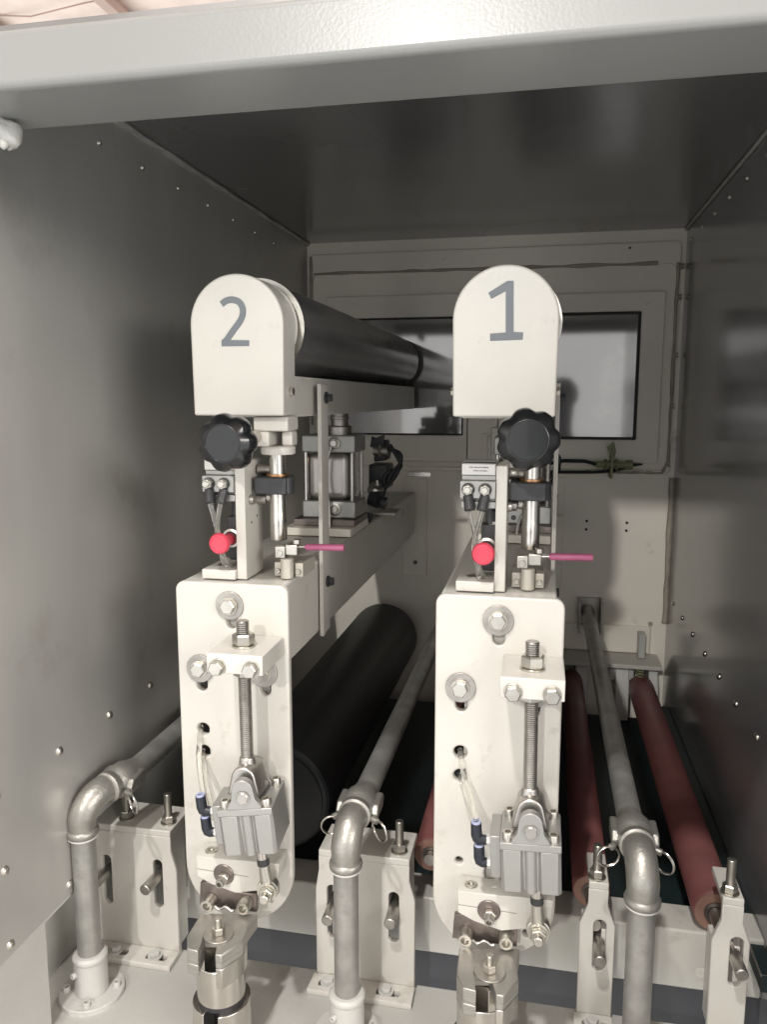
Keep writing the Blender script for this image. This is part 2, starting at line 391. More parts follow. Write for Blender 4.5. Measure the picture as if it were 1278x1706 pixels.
# sensor and its cable
s = thing('proximity_sensor', 'small olive proximity sensor on a bent tab below the right rear window', 'sensor', (.165, YB-.03, -.155))
build('mounting_tab', M().box(.160, .166, YB-.055, YB-.002, -.190, -.115).prism([(.150, -.115), (.166, -.100), (.172, -.125), (.166, -.150)], 'y', YB-.05, YB-.046), 'green_fitting', s, .001)
build('sensor_body', M().cyl((.128, YB-.04, -.157), (.20, YB-.04, -.157), .008, 16).hexa((.146, YB-.04, -.157), (.152, YB-.04, -.157), .026).hexa((.172, YB-.04, -.157), (.178, YB-.04, -.157), .026).cyl((.195, YB-.04, -.157), (.212, YB-.04, -.157), .011, 16), 'green_fitting', s)
build('sensor_tip', M().cyl((.212, YB-.04, -.157), (.235, YB-.04, -.155), .0045, 10, r2=.002), 'black_rubber', s)
single('sensor_cable', M().tube([(.13, YB-.04, -.157), (.10, YB-.035, -.150), (.05, YB-.03, -.150), (0, YB-.03, -.160), (-.06, YB-.03, -.166), (-.2, YB-.025, -.170)], .0045, 8).tube([(.2, YB-.035, -.162), (.17, YB-.02, -.174), (.12, YB-.02, -.178), (-.2, YB-.02, -.182)], .004, 8), 'black_rubber', 'black cable running left from the sensor under the rear windows', 'cable')
# rear roller support
s = thing('rear_roller_support', 'grey steel ledge with hanging arms on the rear wall at lower right', 'bracket', (.18, 1.96, -.62))
build('ledge', M().box(.02, .296, 1.90, YB-.001, -.648, -.637), 'cream_paint', s, .002)
build('back_plate', M().box(.02, .278, YB-.012, YB-.0008, -.636, -.565), 'back_paint', s, .004)
build('block', M().box(.245, .262, 1.95, 1.987, -.636, -.575), 'grey_white_paint', s, .002)
build('block', M().box(.175, .235, 1.93, 1.985, -.69, -.649), 'grey_white_paint', s, .003)
for x0, x1, w in ((.095, .125, .02), (.19, .222, .012), (.268, .29, .02)):
    build('arm', M().prism([(1.93, -.649), (1.985, -.649), (1.985, -.70), (1.93, -.78), (1.90, -.78), (1.90, -.70)], 'x', x0, x1), 'grey_white_paint', s, .002)
sp = M()
sp.tube([(.247 + .009*math.cos(t*.7), 1.915 + .009*math.sin(t*.7), -.649 - t*.00075) for t in range(0, 60)], .0016, 6)
build('spring', sp, 'green_fitting', s)

# ================================================================ UNITS
UX = -.336; HX = -.328
GX0, GX1 = -.1205, .030           # swing plate of unit one
gcx = (GX0 + GX1) / 2; GR = (GX1 - GX0) / 2
W = {'one': 'one', 'two': 'two'}
def unit_girder():
    t = thing('swing_girder', 'cream box girder with rounded front plate, slotted bolts, under cover numbered one', 'girder', (gcx, .9, -.4), 'swing girders')
    zt, zb = -.2295, -.6916
    out = arc(GX1-.012, zt-.012, .012, 0, 90, 6) + arc(GX0+.012, zt-.012, .012, 90, 180, 6) + arc(gcx, zb+GR, GR, 180, 360, 28)
    wsh = [at(830, 1035, .895), at(767, 1147, .895)]
    wsh.append(Vector((wsh[0].x*2 - wsh[1].x - .0, .895, wsh[1].z)))
    holes = [slot(p.x+.001, p.z-.031, p.z+.012, .0072) for p in wsh]
    hs = ((767, 1254, .0085), (767, 1293, .0085), (765, 1434, .0048), (764, 1537, .0048), (877, 1556, .0052))
    holes += [circ(at(a, b, .9).x, at(a, b, .9).z, r) for a, b, r in hs]
    holes.append(circ(-.035, -.582, .022, 28))
    sheet('front_plate', out, holes, .900, .912, 'cream_paint', t, .0022)
    # box girder and the spacer that the slots look into
    build('girder_body', M().box(GX0+.004, GX1-.009, .9125, 1.93, -.338, -.2295-.0015), 'cream_paint', t, .004, 3)
    build('hub_plate', M().lathe([(.062, 0), (.062, .012)], (gcx, .9125, zb+GR), (0, 1, 0), 40), 'worn_steel', t)
    build('rib', M().box(GX0+.035, GX1-.03, .9122, .935, -.62, -.3385), 'cream_paint', t)
    for p in wsh:
        w = build('washer', M().ring((p.x, .8998, p.z), (p.x, .8968, p.z), .0183, .006, 36), 'worn_steel', t, .0004)
        b = M().hexa((p.x, .8968, p.z), (p.x, .888, p.z), .0175, .0012, ph=random.random()).ring((p.x, .8967, p.z), (p.x, .8945, p.z), .0112, .005, 24)
        build('bolt_head', b, 'zinc_steel', t)
    return t
ga = unit_girder()
gb = dup(ga, (UX, 0, 0), 'cream box girder with rounded front plate, slotted bolts, under cover numbered two')

def unit_adjuster():
    rx = -.0047; ry = .855; B0, B1 = -.039, .0305
    t = thing('adjusting_screw', 'threaded adjusting rod held by a white block on the plate under number one', 'screw', (rx, ry, -.3), 'adjusting screws')
    bz0, bz1 = -.3225, -.2985
    blk = build('mount_block', M().box(B0, B1, .823, .8992, bz0, bz1), 'cream_paint', t, .0012)
    build('rod', M().thread((rx+.001, ry, -.4575), (rx-.0008, ry, -.2665), .0080, .0025, 22), 'steel', t)
    build('washer', M().ring((rx, ry, bz1), (rx, ry, bz1+.0025), .0142, .007, 30), 'zinc_steel', t, .0004)
    build('nut', M().hexa((rx, ry, bz1+.0025), (rx, ry, bz1+.0165), .0235, .0018, ph=.35), 'zinc_steel', t)
    build('nut', M().hexa((rx, ry, bz0-.0125), (rx, ry, bz0), .0235, .0018, ph=.5), 'steel', t)
    for x, z in ((B0+.0145, -.3145), (B1-.0135, -.3145)):
        build('washer', M().ring((x, .8228, z), (x, .8208, z), .0102, .004, 24), 'zinc_steel', t, .0003)
        build('bolt_head', M().hexa((x, .8208, z), (x, .8125, z), .0158, .0012, ph=random.random()), 'zinc_steel', t)
    # forked yoke at the rod's lower end
    zc = -.4733
    out = arc(rx+.0022, zc+.014, .0155, 20, 160, 8) + [(rx-.0185, zc-.008), (rx+.023, zc-.008)]
    build('yoke', M().prism(out, 'y', ry-.020, ry+.016).cyl((rx+.001, ry, zc+.022), (rx+.001, ry, zc+.036), .0118, 20, r2=.0092), 'steel', t, .0025, 3)
    return t
aa = unit_adjuster()
ab = dup(aa, (UX-.0065, 0, .004), 'threaded adjusting rod held by a white block on the plate under number two')

PV = Vector((-.0012, .818, -.4733))
def unit_cylinder():
    t = thing('compact_cylinder', 'grey compact air cylinder with two black elbow fittings, lower right plate', 'cylinder', PV, 'compact air cylinders')
    x0, x1 = PV.x-.0345, PV.x+.0325; zt = -.4885; zb = -.548
    # body section with a front groove and small corner grooves
    y0, y1 = .820, .890
    sec = [(x0+.003, y0), (-.0125, y0), (-.0125+.003, y0+.004), (-.0005, y0+.004), (.0025, y0), (x1-.0105, y0), (x1-.009, y0+.0035), (x1, y0+.0035),
           (x1, y1), (x0, y1), (x0, y0+.003)]
    sec = [(x0+.004, y0), (-.0135, y0), (-.0105, y0+.005), (.0065, y0+.005), (.0095, y0), (x1-.004, y0), (x1, y0+.004), (x1, y1), (x0, y1), (x0, y0+.004)]
    build('body', M().prism(sec, 'z', zb, zt-.009), 'aluminium', t, .0008)
    build('groove_tube', M().cyl((-.002, y0+.006, zb-.0005), (-.002, y0+.006, zt-.009), .0066, 20), 'bright_steel' if 0 else 'aluminium', t)
    build('end_cap', M().box(x0-.0005, x1+.0005, y0-.0008, y1, zt-.009, zt), 'zinc_steel' if 0 else 'aluminium', t, .0012)
    for sx, sy in ((x0+.0085, y0+.009), (x1-.008, y0+.009), (x0+.0085, y1-.010), (x1-.008, y1-.010)):
        build('cap_screw', M().socket((sx, sy, zt-.0002), (sx, sy, zt+.0085), .0063), 'zinc_steel', t)
    # clevis lug
    z0 = zt
    def lug(y):
        return arc(PV.x, PV.z+.009, .0130, 15, 165, 10) + [(PV.x-.0150, PV.z-.003), (PV.x-.0215, z0+.003), (PV.x-.0215, z0), (PV.x+.0205, z0), (PV.x+.0205, z0+.003), (PV.x+.0145, PV.z-.003)]
    build('clevis', M().prism(lug(0), 'y', .818, .829), 'aluminium', t, .0012, 3)
    build('clevis', M().prism(lug(0), 'y', .876, .886), 'aluminium', t, .0012, 3)
    build('pin', M().cyl((PV.x, .8145, PV.z), (PV.x, .888, PV.z), .0072, 26, ch=.0008).ring((PV.x, .8172, PV.z), (PV.x, .8162, PV.z), .0086, .0072), 'steel', t)
    # port block and fittings on the left
    pb = build('port_block', M().box(x0-.0125, x0-.0005, .836, .886, zb+.006, zt-.003), 'aluminium', t, .001)
    for dz, dx in ((-.4965, -.003), (-.5245, -.0005)):
        fx = x0 - .0125; fz = dz - .006
        f = build('elbow_fitting', M().tube([(fx-.0025, .846, fz), (fx-.006, .846, fz), (fx-.009+dx, .846, fz+.0002), (fx-.0120+dx, .846, fz+.002), (fx-.0130+dx, .846, fz+.0060), (fx-.0130+dx, .846, fz+.0205)], [.0050, .0056, .0062, .0066, .0066, .0063], 16), 'navy_plastic', t, 0, ang=60)
        build('collar', M().hexa((fx-.0045, .846, fz), (fx+.0005, .846, fz), .0115), 'label_paper', f)
        build('release_ring', M().ring((fx-.0130+dx, .846, fz+.0205), (fx-.0130+dx, .846, fz+.0228), .0056, .003, 18), 'lilac_plastic', f)
    # piston rod, jam nut and rod eye
    rz = zb
    build('piston_rod', M().cyl((.0035, .848, rz+.005), (.0035, .848, rz-.020), .0078, 24), 'bright_steel', t)
    build('jam_nut', M().cyl((.0035, .848, rz-.0195), (.0035, .848, rz-.030), .0078, 24, ch=.001), 'navy_plastic' if 0 else 'black_block', t)
    ez = -.612
    eye = M().lathe([(.0075, -.0075), (.0135, -.0055), (.0145, 0), (.0135, .0055), (.0075, .0075)], (.0045, .852, ez), (0, -1, 0), 26)
    eye.cyl((.0037, .849, rz-.029), (.0042, .850, ez+.009), .0068, 16, r2=.0085)
    build('rod_eye', eye, 'zinc_steel', t, ang=60)
    eb = M().ring((.0045, .8445, ez), (.0045, .842, ez), .0122, .004, 24).hexa((.0045, .842, ez), (.0045, .834, ez), .0165, .0012, ph=.3).cyl((.0045, .834, ez), (.0045, .826, ez), .0058, 16, ch=.001)
    build('eye_bolt', eb, 'zinc_steel', t)
    return t
ca = unit_cylinder()
cbb = dup(ca, (UX-.0015, 0, .004), 'grey compact air cylinder with two black elbow fittings, tilted, on left plate')
ca.rotation_euler = (0, -R(2.5), 0); cbb.rotation_euler = (0, -R(6), R(6))
ca['label'] = 'grey compact air cylinder with two black elbow fittings, upright, on right plate'

def unit_clamp():
    Yf = .866
    t = thing('clamp_arm', 'cream split clamp arm round a dark shaft, at bottom of right plate', 'clamp', tuple(at(815, 1518, Yf)), 'split clamp arms')
    pts = [(763, 1484), (817, 1491), (862, 1494), (922, 1501), (918, 1530), (880, 1547), (836, 1551), (790, 1535), (763, 1520)]
    P = [at(a, b, Yf) for a, b in pts]
    c = at(815, 1517, Yf)
    # two halves with a real slit between them
    def half(upper):
        L0 = at(763, 1507 + (0 if upper else 1.6), Yf); R0 = at(861, 1522 + (0 if upper else 1.6), Yf)
        return L0, R0
    L0, R0 = half(True); L1, R1 = half(False)
    up = [(L0.x, L0.z), (R0.x, R0.z), (R1.x, R1.z), (L1.x, L1.z), (P[8].x, P[8].z), (P[7].x, P[7].z), (P[6].x, P[6].z), (P[5].x, P[5].z), (P[4].x, P[4].z), (P[3].x, P[3].z), (P[2].x, P[2].z), (P[1].x, P[1].z), (P[0].x, P[0].z)]
    sheet('arm', up[::-1], [], Yf, .8990, 'cream_paint', t, .0009)
    build('slit_back', M().prism([(L0.x+.001, L0.z-.001), (R0.x, R0.z), (R1.x, R1.z), (L1.x+.001, L1.z)], 'y', Yf+.006, Yf+.008), 'blued_steel', t)
    build('eccentric_shaft', M().lathe([(.0138, .02), (.0138, -.0012), (.0128, -.0022), (.0001, -.0022)], (c.x, Yf, c.z), (0, 1, 0), 34, caps=False), 'blued_steel', t)
    d = (c.x+.0015, 0, c.z-.002)
    nb = M().hexa((d[0], Yf-.002, d[2]), (d[0], Yf-.009, d[2]), .0125, .0008, ph=.2)
    build('nut', nb, 'zinc_steel', t)
    build('set_screw', M().socket((d[0]-.0002, Yf-.008, d[2]-.0005), (d[0]-.0002, Yf-.019, d[2]-.0005), .0056, 18), 'worn_steel', t)
    q = atz(785, 1474, P[0].z+.0004)
    build('cap_screw', M().socket((q.x, q.y, q.z-.002), (q.x, q.y, q.z+.0015), .0078, 22), 'zinc_steel', t)
    return t
ka = unit_clamp()
kb = dup(ka, (UX-.003, 0, .003), 'cream split clamp arm round a dark shaft, at bottom of left plate')

def unit_lever():
    """machined steel lever head on its round slotted post (measured on unit two)"""
    t = thing('support_post', 'machined steel slotted post with bolted lever head under left plate', 'post', (-.39, .84, ZF), 'machined support posts')
    zt = -.650
    top = [(335, 1521), (318, 1548), (311, 1560), (311, 1580), (329, 1585), (340, 1556), (364, 1556), (358, 1590), (368, 1592), (404, 1568), (413, 1545), (429, 1523)]
    P = [atz(a, b, zt) for a, b in top]
    hd = M().hull([(p.x, p.y, zt-.019) for p in P], [(p.x, p.y, zt) for p in P])
    build('lever_head', hd, 'machined_steel', t, .0012)
    # upright tab with two socket screws
    a = at(334, 1530, .868); b = at(428, 1530, .868); tz = -.622
    tab = sheet('tab', [(a.x, zt-.002), (b.x, zt-.002), (b.x+.0005, tz-.004), ((a.x+b.x)/2+.01, tz-.005), (a.x+.012, tz+.004), (a.x+.002, tz+.001)], [], .866, .8745, 'blued_steel', t, .001)
    for px, py in ((343, 1511), (403, 1515)):
        q = at(px, py, .85)
        build('cap_screw', M().socket((q.x, .8655, q.z), (q.x, .850, q.z), .0088, 24), 'zinc_steel', t)
    wv = [(a.x+.018+.0042*i, .858, zt+.004+.0026*math.sin(i*1.5)) for i in range(9)]
    build('spring_strip', M().tube(wv, .0018, 6), 'steel', t)
    w = atz(364, 1557, zt)
    build('washer', M().ring((w.x, w.y, zt), (w.x, w.y, zt+.0022), .0185, .005, 36), 'steel', t, .0004)
    build('nut', M().hexa((w.x, w.y, zt+.0022), (w.x, w.y, zt+.0112), .0142, .001, ph=.5), 'zinc_steel', t)
    build('bolt_end', M().thread((w.x, w.y, zt+.011), (w.x, w.y, zt+.022), .0047, .0012, 14), 'zinc_steel', t)
    # prongs going down in front, and the cylinder with a slot
    px = w.x - .009; cy = .838; r = .0305
    build('prong', M().prism([(P[3].x, P[3].y), (P[4].x, P[4].y), (P[5].x, P[5].y), (P[5].x-.002, P[5].y+.02), (P[2].x, P[2].y+.01), (P[2].x, P[2].y)], 'z', zt-.033, zt-.0192), 'machined_steel', t, .001)
    build('prong', M().prism([(P[7].x, P[7].y), (P[8].x, P[8].y), (P[9].x, P[9].y), (P[9].x-.002, P[9].y+.02), (P[7].x-.002, P[7].y+.02)], 'z', zt-.045, zt-.0192), 'bright_steel', t, .0008)
    def slotted(r, z0, z1, w0, name, m, taper=0):
        # round body with a vertical slot cut in the front
        n = 44; a0 = math.asin(w0/r); pts = []
        sa = -math.pi/2 + a0; ea = 1.5*math.pi - a0
        for i in range(n+1):
            q = sa + (ea-sa)*i/n; pts.append((math.cos(q), math.sin(q)))
        lo = [(px + c*(r+taper), cy + s_*(r+taper), z0) for c, s_ in pts] + [(px - w0, cy + .012, z0), (px + w0, cy + .012, z0)]
        hi = [(px + c*r, cy + s_*r, z1) for c, s_ in pts] + [(px - w0, cy + .012, z1), (px + w0, cy + .012, z1)]
        build(name, M().hull(lo, hi), m, t, .0008)
    build('post_body', M().lathe([(r, 0), (r, .050)], (px, cy, -.748), (0, 0, 1), 44), 'bright_steel', t, .001)
    build('groove', M().lathe([(r-.0012, -.006), (r-.0012, 0)], (px, cy, -.748), (0, 0, 1), 40), 'slot_dark', t)
    slotted(.0365, ZF, -.754, .0095, 'post_base', 'bright_steel', .0015)
    build('base_core', M().box(px-.009, px+.009, cy+.0, cy+.011, ZF, -.755), 'slot_dark', t)
    slotted(r-.0002, -.6975, -.670, .0085, 'post_neck', 'bright_steel')
    q = at(396, 1612, cy-.028)
    build('grub_screw', M().lathe([(.0042, 0), (.0042, .0015), (.0025, .0015), (.0022, 0), (.0001, 0)], (px+.0245, cy-.0205, q.z), (.77, -.64, 0), 14, caps=False), 'blued_steel', t)
    return t
pb_ = unit_lever()
pa_ = dup(pb_, (-UX-.006, .008, -.004), 'machined steel slotted post with bolted lever head under right plate')

# ---------------- heads: cover, digit, upper beam
def cover(cx, label):
    Yc = .925; hw = .0607; zb = -.0205; zr = .091
    t = thing('end_cover', label, 'cover', (cx, Yc, zb), 'numbered end covers')
    out = arc(cx, zr, hw, 0, 180, 30) + [(cx-hw+.0015, zb), (cx+hw-.0015, zb)]
    build('cover_shell', M().prism(out, 'y', Yc, Yc+.048), 'cream_paint', t, .0030, 4)
    rim = arc(cx, zr, hw-.004, 0, 180, 30) + [(cx-hw+.006, zb+.06), (cx+hw-.006, zb+.06)]
    for sx, nm in ((-1, 0), (1, 0)):
        build('cover_screw', M().hexa((cx+sx*(hw-.001), Yc+.026, zb+.030), (cx+sx*(hw+.004), Yc+.026, zb+.030), .0095, .0006), 'zinc_steel', t)
    return t
c1 = -.0468; c2 = c1 + HX
cov1 = cover(c1, 'cream arched end cover on the right, bearing the grey numeral one')
cov2 = cover(c2, 'cream arched end cover on the left, bearing the grey numeral two')
Yn = .9247
one = [(814, 488), (846, 468), (856, 468), (856, 553), (872, 554), (871, 566), (817, 568), (817, 556), (843, 554), (843, 485), (819, 498)]
sheet('numeral', [(at(a, b, .925).x, at(a, b, .925).z) for a, b in one][::-1], [], Yn-.0006, Yn+.0004, 'grey_numeral', cov1, .00025)
def stroke(path, w):
    L_, R2 = [], []
    for i, p in enumerate(path):
        a = path[max(i-1, 0)]; b = path[min(i+1, len(path)-1)]
        t = Vector((b[0]-a[0], b[1]-a[1])).normalized(); n = Vector((-t.y, t.x)) * w/2
        L_.append((p[0]+n.x, p[1]+n.y)); R2.append((p[0]-n.x, p[1]-n.y))
    return L_ + R2[::-1]
def smooth_path(pts, n=5):
    out = []
    for i in range(len(pts)-1):
        p0 = Vector(pts[max(i-1,0)]); p1 = Vector(pts[i]); p2 = Vector(pts[i+1]); p3 = Vector(pts[min(i+2, len(pts)-1)])
        for k in range(n):
            t = k/n
            out.append(tuple(.5*((2*p1)+(-p0+p2)*t+(2*p0-5*p1+4*p2-p3)*t*t+(-p0+3*p1-3*p2+p3)*t**3)))
    out.append(tuple(pts[-1])); return out
hook = smooth_path([(369, 507), (377, 501), (388, 499.5), (399, 504), (404.5, 515), (403.5, 527), (398, 538), (389, 550), (377, 567.5)])
pa2 = [(at(a, b, .925).x, at(a, b, .925).z) for a, b in hook]
sheet('numeral', stroke(pa2, .0078), [], Yn-.0006, Yn+.0004, 'grey_numeral', cov2, .00025)
foot = [(369, 567), (373, 564), (385, 566.5), (415, 567), (415, 576.5), (369.5, 577)]
sheet('numeral_foot', [(at(a, b, .925).x, at(a, b, .925).z) for a, b in foot], [], Yn-.0007, Yn+.0004, 'grey_numeral', cov2, .00025)

def upper_beam(cx, label):
    t = thing('upper_beam', label, 'beam', (cx, 1.0, 0), 'beams under the top rollers')
    hw = .054
    build('beam_body', M().box(cx-hw, cx+hw, .974, 1.955, -.0235, .030), 'cream_paint', t, .002)
    build('end_disc', M().lathe([(.059, 0), (.0610, .002), (.0610, .004), (.059, .006), (.050, .016)], (cx+.001, .976, .091), (0, 1, 0), 44), 'cream_paint', t)
    return t
ub1 = upper_beam(c1, 'long cream beam under the dark roller behind cover one')
ub2 = upper_beam(c2, 'long cream beam under the dark roller behind cover two')
def top_roller(cx, label, ex=.005):
    t = thing('top_roller', label, 'roller', (cx, 1.0, .091), 'dark top rollers')
    r = .0615
    build('roller_sleeve', M().lathe([(r-.001, 0), (r, .001), (r, .955), (r-.004, .96)], (cx+.003, .992, .092), (0, 1, 0), 64), 'roller_rubber', t)
    build('end_ring', M().ring((cx+ex, .988, .092), (cx+ex, .9918, .092), r+.0016, .045, 60), 'zinc_steel', t)
    return t
top_roller(c2, 'long dark grey rubber roller behind cover two'); top_roller(c1, 'long dark grey rubber roller almost hidden behind cover one', .002)
def strip(x, label):
    t = thing('guard_strip', label, 'strip', (x, 1.08, -.15), 'narrow side strips')
    build('strip_body', M().box(x, x+.003, 1.062, 1.108, -.343, .021), 'cream_paint', t, .0008)
    build('strip_lip', M().box(x+.003, x+.0055, 1.062, 1.074, -.343, .021), 'cream_paint', t, .0006)
    for z in (.002, -.268):
        build('screw', M().cyl((x+.003, 1.094, z), (x+.006, 1.094, z), .0085, 16).hexa((x+.006, 1.094, z), (x+.013, 1.094, z), .011), 'black_block', t)
    return t
strip(.0145, 'white upright guard strip seen edge-on at right of unit one')
strip(.0145+HX+.001, 'white upright guard strip with two black screws at right of unit two')

# star knobs
def knob(px, py, label, stem_dx, sub):
    Yk = .845; c = at(px, py, Yk)
    t = thing('star_knob', label, 'knob', tuple(c), 'black star knobs')
    n = 112; prof = [(.80, .030), (.93, .0265), (.985, .021), (1.0, .014), (.985, .007), (.94, .003), (.88, .0005), (.66, -.0035), (.625, -.0045), (.61, -.0045)]
    Rk = .0345; vs = []; fs = []
    for k, (rf_, y) in enumerate(prof):
        for i in range(n):
            a = 2*math.pi*i/n + .25
            lobe = 1 - (.5 - .5*math.cos(7*a))**2.2
            d = 0.10*(1 - lobe) if rf_ > .75 else 0.0
            rr_ = Rk*(rf_ - d*(1 if rf_ > .85 else .5))
            vs.append((c.x + rr_*math.cos(a), c.y + y - .004, c.z + rr_*math.sin(a)))
    m_ = len(prof)
    for k in range(m_-1):
        for i in range(n):
            j = (i+1) % n; fs.append((k*n+i, k*n+j, (k+1)*n+j, (k+1)*n+i))
    # dished face: raised rim then a shallow cone
    base = (m_-1)*n
    for k, (rf_, y) in enumerate([(.595, -.0032), (.0001, -.0032)]):
        for i in range(n):
            a = 2*math.pi*i/n + .25; vs.append((c.x + Rk*rf_*math.cos(a), c.y + y - .004, c.z + Rk*rf_*math.sin(a)))
        for i in range(n):
            j = (i+1) % n; fs.append((base+k*n+i, base+k*n+j, base+(k+1)*n+j, base+(k+1)*n+i))
    fs.append(tuple(range(n))[::-1])
    build('knob_head', M().add(vs, fs), 'black_plastic', t, ang=50)
    build('knob_hub', M().cyl((c.x, c.y+.022, c.z), (c.x, c.y+.040, c.z), .017, 28, r2=.0145), 'black_plastic', t)
    build('knob_stem', M().cyl((c.x, c.y+.038, c.z), (c.x, .960, c.z+.003), .0085, 20), 'grey_bracket', t)
    return t
k1 = knob(880, 733, 'black lobed star knob hanging below cover one', 0, 0)
k2 = knob(374, 738, 'black lobed star knob hanging below cover two', 0, 0)

def guide(dx, label):
    t = thing('guide_shaft', label, 'shaft', (dx-.012, .96, -.1), 'vertical guide shafts')
    x = dx - .0125; y = .962
    f = M().box(x-.026, x+.0205, .945, .990, -.0405, -.0215)
    f.box(x-.026+.001, x-.005, .9448, .985, -.060, -.0407).box(x+.006, x+.0205, .962, .985, -.060, -.0407)
    build('fork_block', f, 'cream_paint', t, .003, 3)
    build('collar', M().lathe([(.0215, 0), (.0225, .002), (.0225, .0085), (.0205, .0105)], (x, y+.004, -.0705), (0, 0, 1), 30), 'cream_paint', t)
    build('upper_shaft', M().cyl((x, y, -.1005), (x, y, -.0708), .0108, 30), 'bright_steel', t)
    build('clamp_block', M().box(x-.026, x+.0175, y-.020, y+.018, -.121, -.0985).cyl((x+.0125, y-.006, -.121), (x+.0125, y-.006, -.0985), .011, 20), 'black_block', t, .002, 3)
    build('clamp_gasket', M().ring((x, y, -.0984), (x, y, -.0955), .015, .0108, 24), 'copper', t)
    build('lower_shaft', M().lathe([(.0105, 0), (.0112, .001), (.0112, .032), (.0109, .033), (.0109, .062)], (x, y, -.1825), (0, 0, 1), 30), 'bright_steel', t)
    for z, xo in ((-.0905, -.0215), (-.0905, -.012), (-.1290, -.024), (-.1265, -.010)):
        build('side_bolt', M().cyl((x+xo-.006, y+.004, z), (x+xo+.007, y+.004, z), .0075, 18).cyl((x+xo+.007, y+.004, z), (x+xo+.010, y+.004, z), .0045, 12), 'worn_steel', t, .0008)
    return t
guide(0, 'polished vertical guide shaft in a black clamp behind knob of unit one')
guide(HX+.003, 'polished vertical guide shaft in a black clamp behind knob of unit two')

def post(x0, label):
    t = thing('upright_bar', label, 'bar', (x0+.0065, .9235, -.2295), 'white upright bars')
    build('bar', M().box(x0, x0+.0132, .9235, .985, -.2293, -.0775), 'cream_paint', t, .0012)
    for y, z in ((.945, -.158), (.965, -.152)):
        build('hole', M().cyl((x0+.0130, y, z), (x0+.0135, y, z), .0016, 10), 'gasket', t)
    build('screw', M().cyl((x0+.0132, .942, -.128), (x0+.019, .942, -.128), .0062, 20), 'worn_steel', t, .0007)
    return t
post(-.0535, 'cream upright flat bar carrying the valve block of unit one')
post(-.0535+HX, 'cream upright flat bar carrying the valve block of unit two')

def valve(x1, label, extra):
    x0 = x1 - .0405; y = .925
    t = thing('air_valve', label, 'valve', (x0, y, -.1), 'aluminium air valves')
    b = M().box(x0, x1, y+.010, y+.04, -.0745, -.0730).box(x0, x1, y, y+.04, -.0895, -.0752)
    b.box(x0, x1, y+.003, y+.04, -.0955, -.0895).box(x0-.0012, x1, y-.006, y+.04, -.1165, -.0957).box(x0, x1, y+.004, y+.04, -.1205, -.1167).box(x0, x1, y-.002, y+.04, -.1285, -.1205)
    build('valve_body', b, 'aluminium', t, .0008)
    lb = build('label_plate', M().box(x0+.0005, x1-.0015, y-.0006, y, -.0885, -.0765), 'label_paper', t)
    pr = M(); rv = random.Random(5)
    for row, (z0, h) in enumerate(((-.0805, .0016), (-.0845, .0014))):
        xx = x0 + (.009 if row == 0 else .014)
        while xx < x1 - .010:
            w = rv.uniform(.0006, .0018); pr.box(xx, xx+w, y-.0009, y-.0006, z0, z0+h*rv.uniform(.7, 1)); xx += w + rv.uniform(.0003, .001)
    for i in range(9):
        for j in range(9):
            if rv.random() < .0: pass
    build('small_print', pr, 'label_print', lb)
    for sx in (x0+.0085, x0+.0285):
        e = build('banjo_elbow', M().ring((sx, y-.0062, -.1055), (sx, y-.0085, -.1055), .0077, .0035, 24).cyl((sx, y-.006, -.113), (sx+(.003 if sx < x0+.02 else -.003), y-.012, -.130), .0060, 14, r2=.0066), 'black_block', t, .0006)
        build('banjo_screw', M().hexa((sx, y-.0085, -.1055), (sx, y-.0155, -.1055), .0118, .001, ph=.4).cyl((sx, y-.0155, -.1055), (sx, y-.019, -.1055), .0042, 14, ch=.0006), 'zinc_steel', e)
    build('lower_fitting', M().cyl((x1-.006, y+.02, -.1287), (x1-.006, y+.02, -.150), .0065, 14).box(x1-.017, x1+.001, y+.012, y+.035, -.180, -.150), 'black_block', t, .001)
    build('fitting_nut', M().hexa((x1-.004, y+.02, -.152), (x1-.004, y+.02, -.146), .012), 'worn_steel', t)
    return t, x0, y
v1, vx, vy = valve(-.0538, 'aluminium air valve with printed label and two black elbows, unit one', 1)
v2, vx2, _ = valve(-.0538+HX, 'aluminium air valve, partly hidden by the star knob of unit two', 0)
for x0, wd in ((vx, 'one'), (vx2, 'two')):
    for k, (a, b) in enumerate((((x0+.0115, vy-.012, -.1305), (x0+.021, vy-.004, -.186)), ((x0+.0255, vy-.012, -.1305), (x0+.016, vy-.002, -.180)))):
        m_ = (a[0]*.5+b[0]*.5+.001*(1-2*k), vy-.009, (a[2]+b[2])/2)
        end = (x0+.026, vy+.012, -.222) if k == 0 else (x0+.033, vy+.016, -.222)
        pts = smooth_path([a, m_, b, (x0+.020+.004*k, vy+.002, -.205), end], 6)
        single('air_tube', M().tube(pts, .0030, 10), 'clear_tube', 'clear air tube running from the %s black elbow to the block, unit %s' % ('left' if k == 0 else 'right', wd), 'tube', 'clear air tubes')
    s = thing('pad_block', 'white base block below the clear tubes of unit %s' % wd, 'block', (x0, .93, -.229))
    build('block', M().box(x0-.0045, x0+.041, .9165, .975, -.2288, -.2165), 'cream_paint', s, .001)
    build('screw', M().cyl((x0+.022, .938, -.2165), (x0+.022, .938, -.2125), .0055, 16).cyl((x0+.016, .945, -.2165), (x0+.016, .945, -.2152), .010, 20), 'worn_steel', s, .0005)

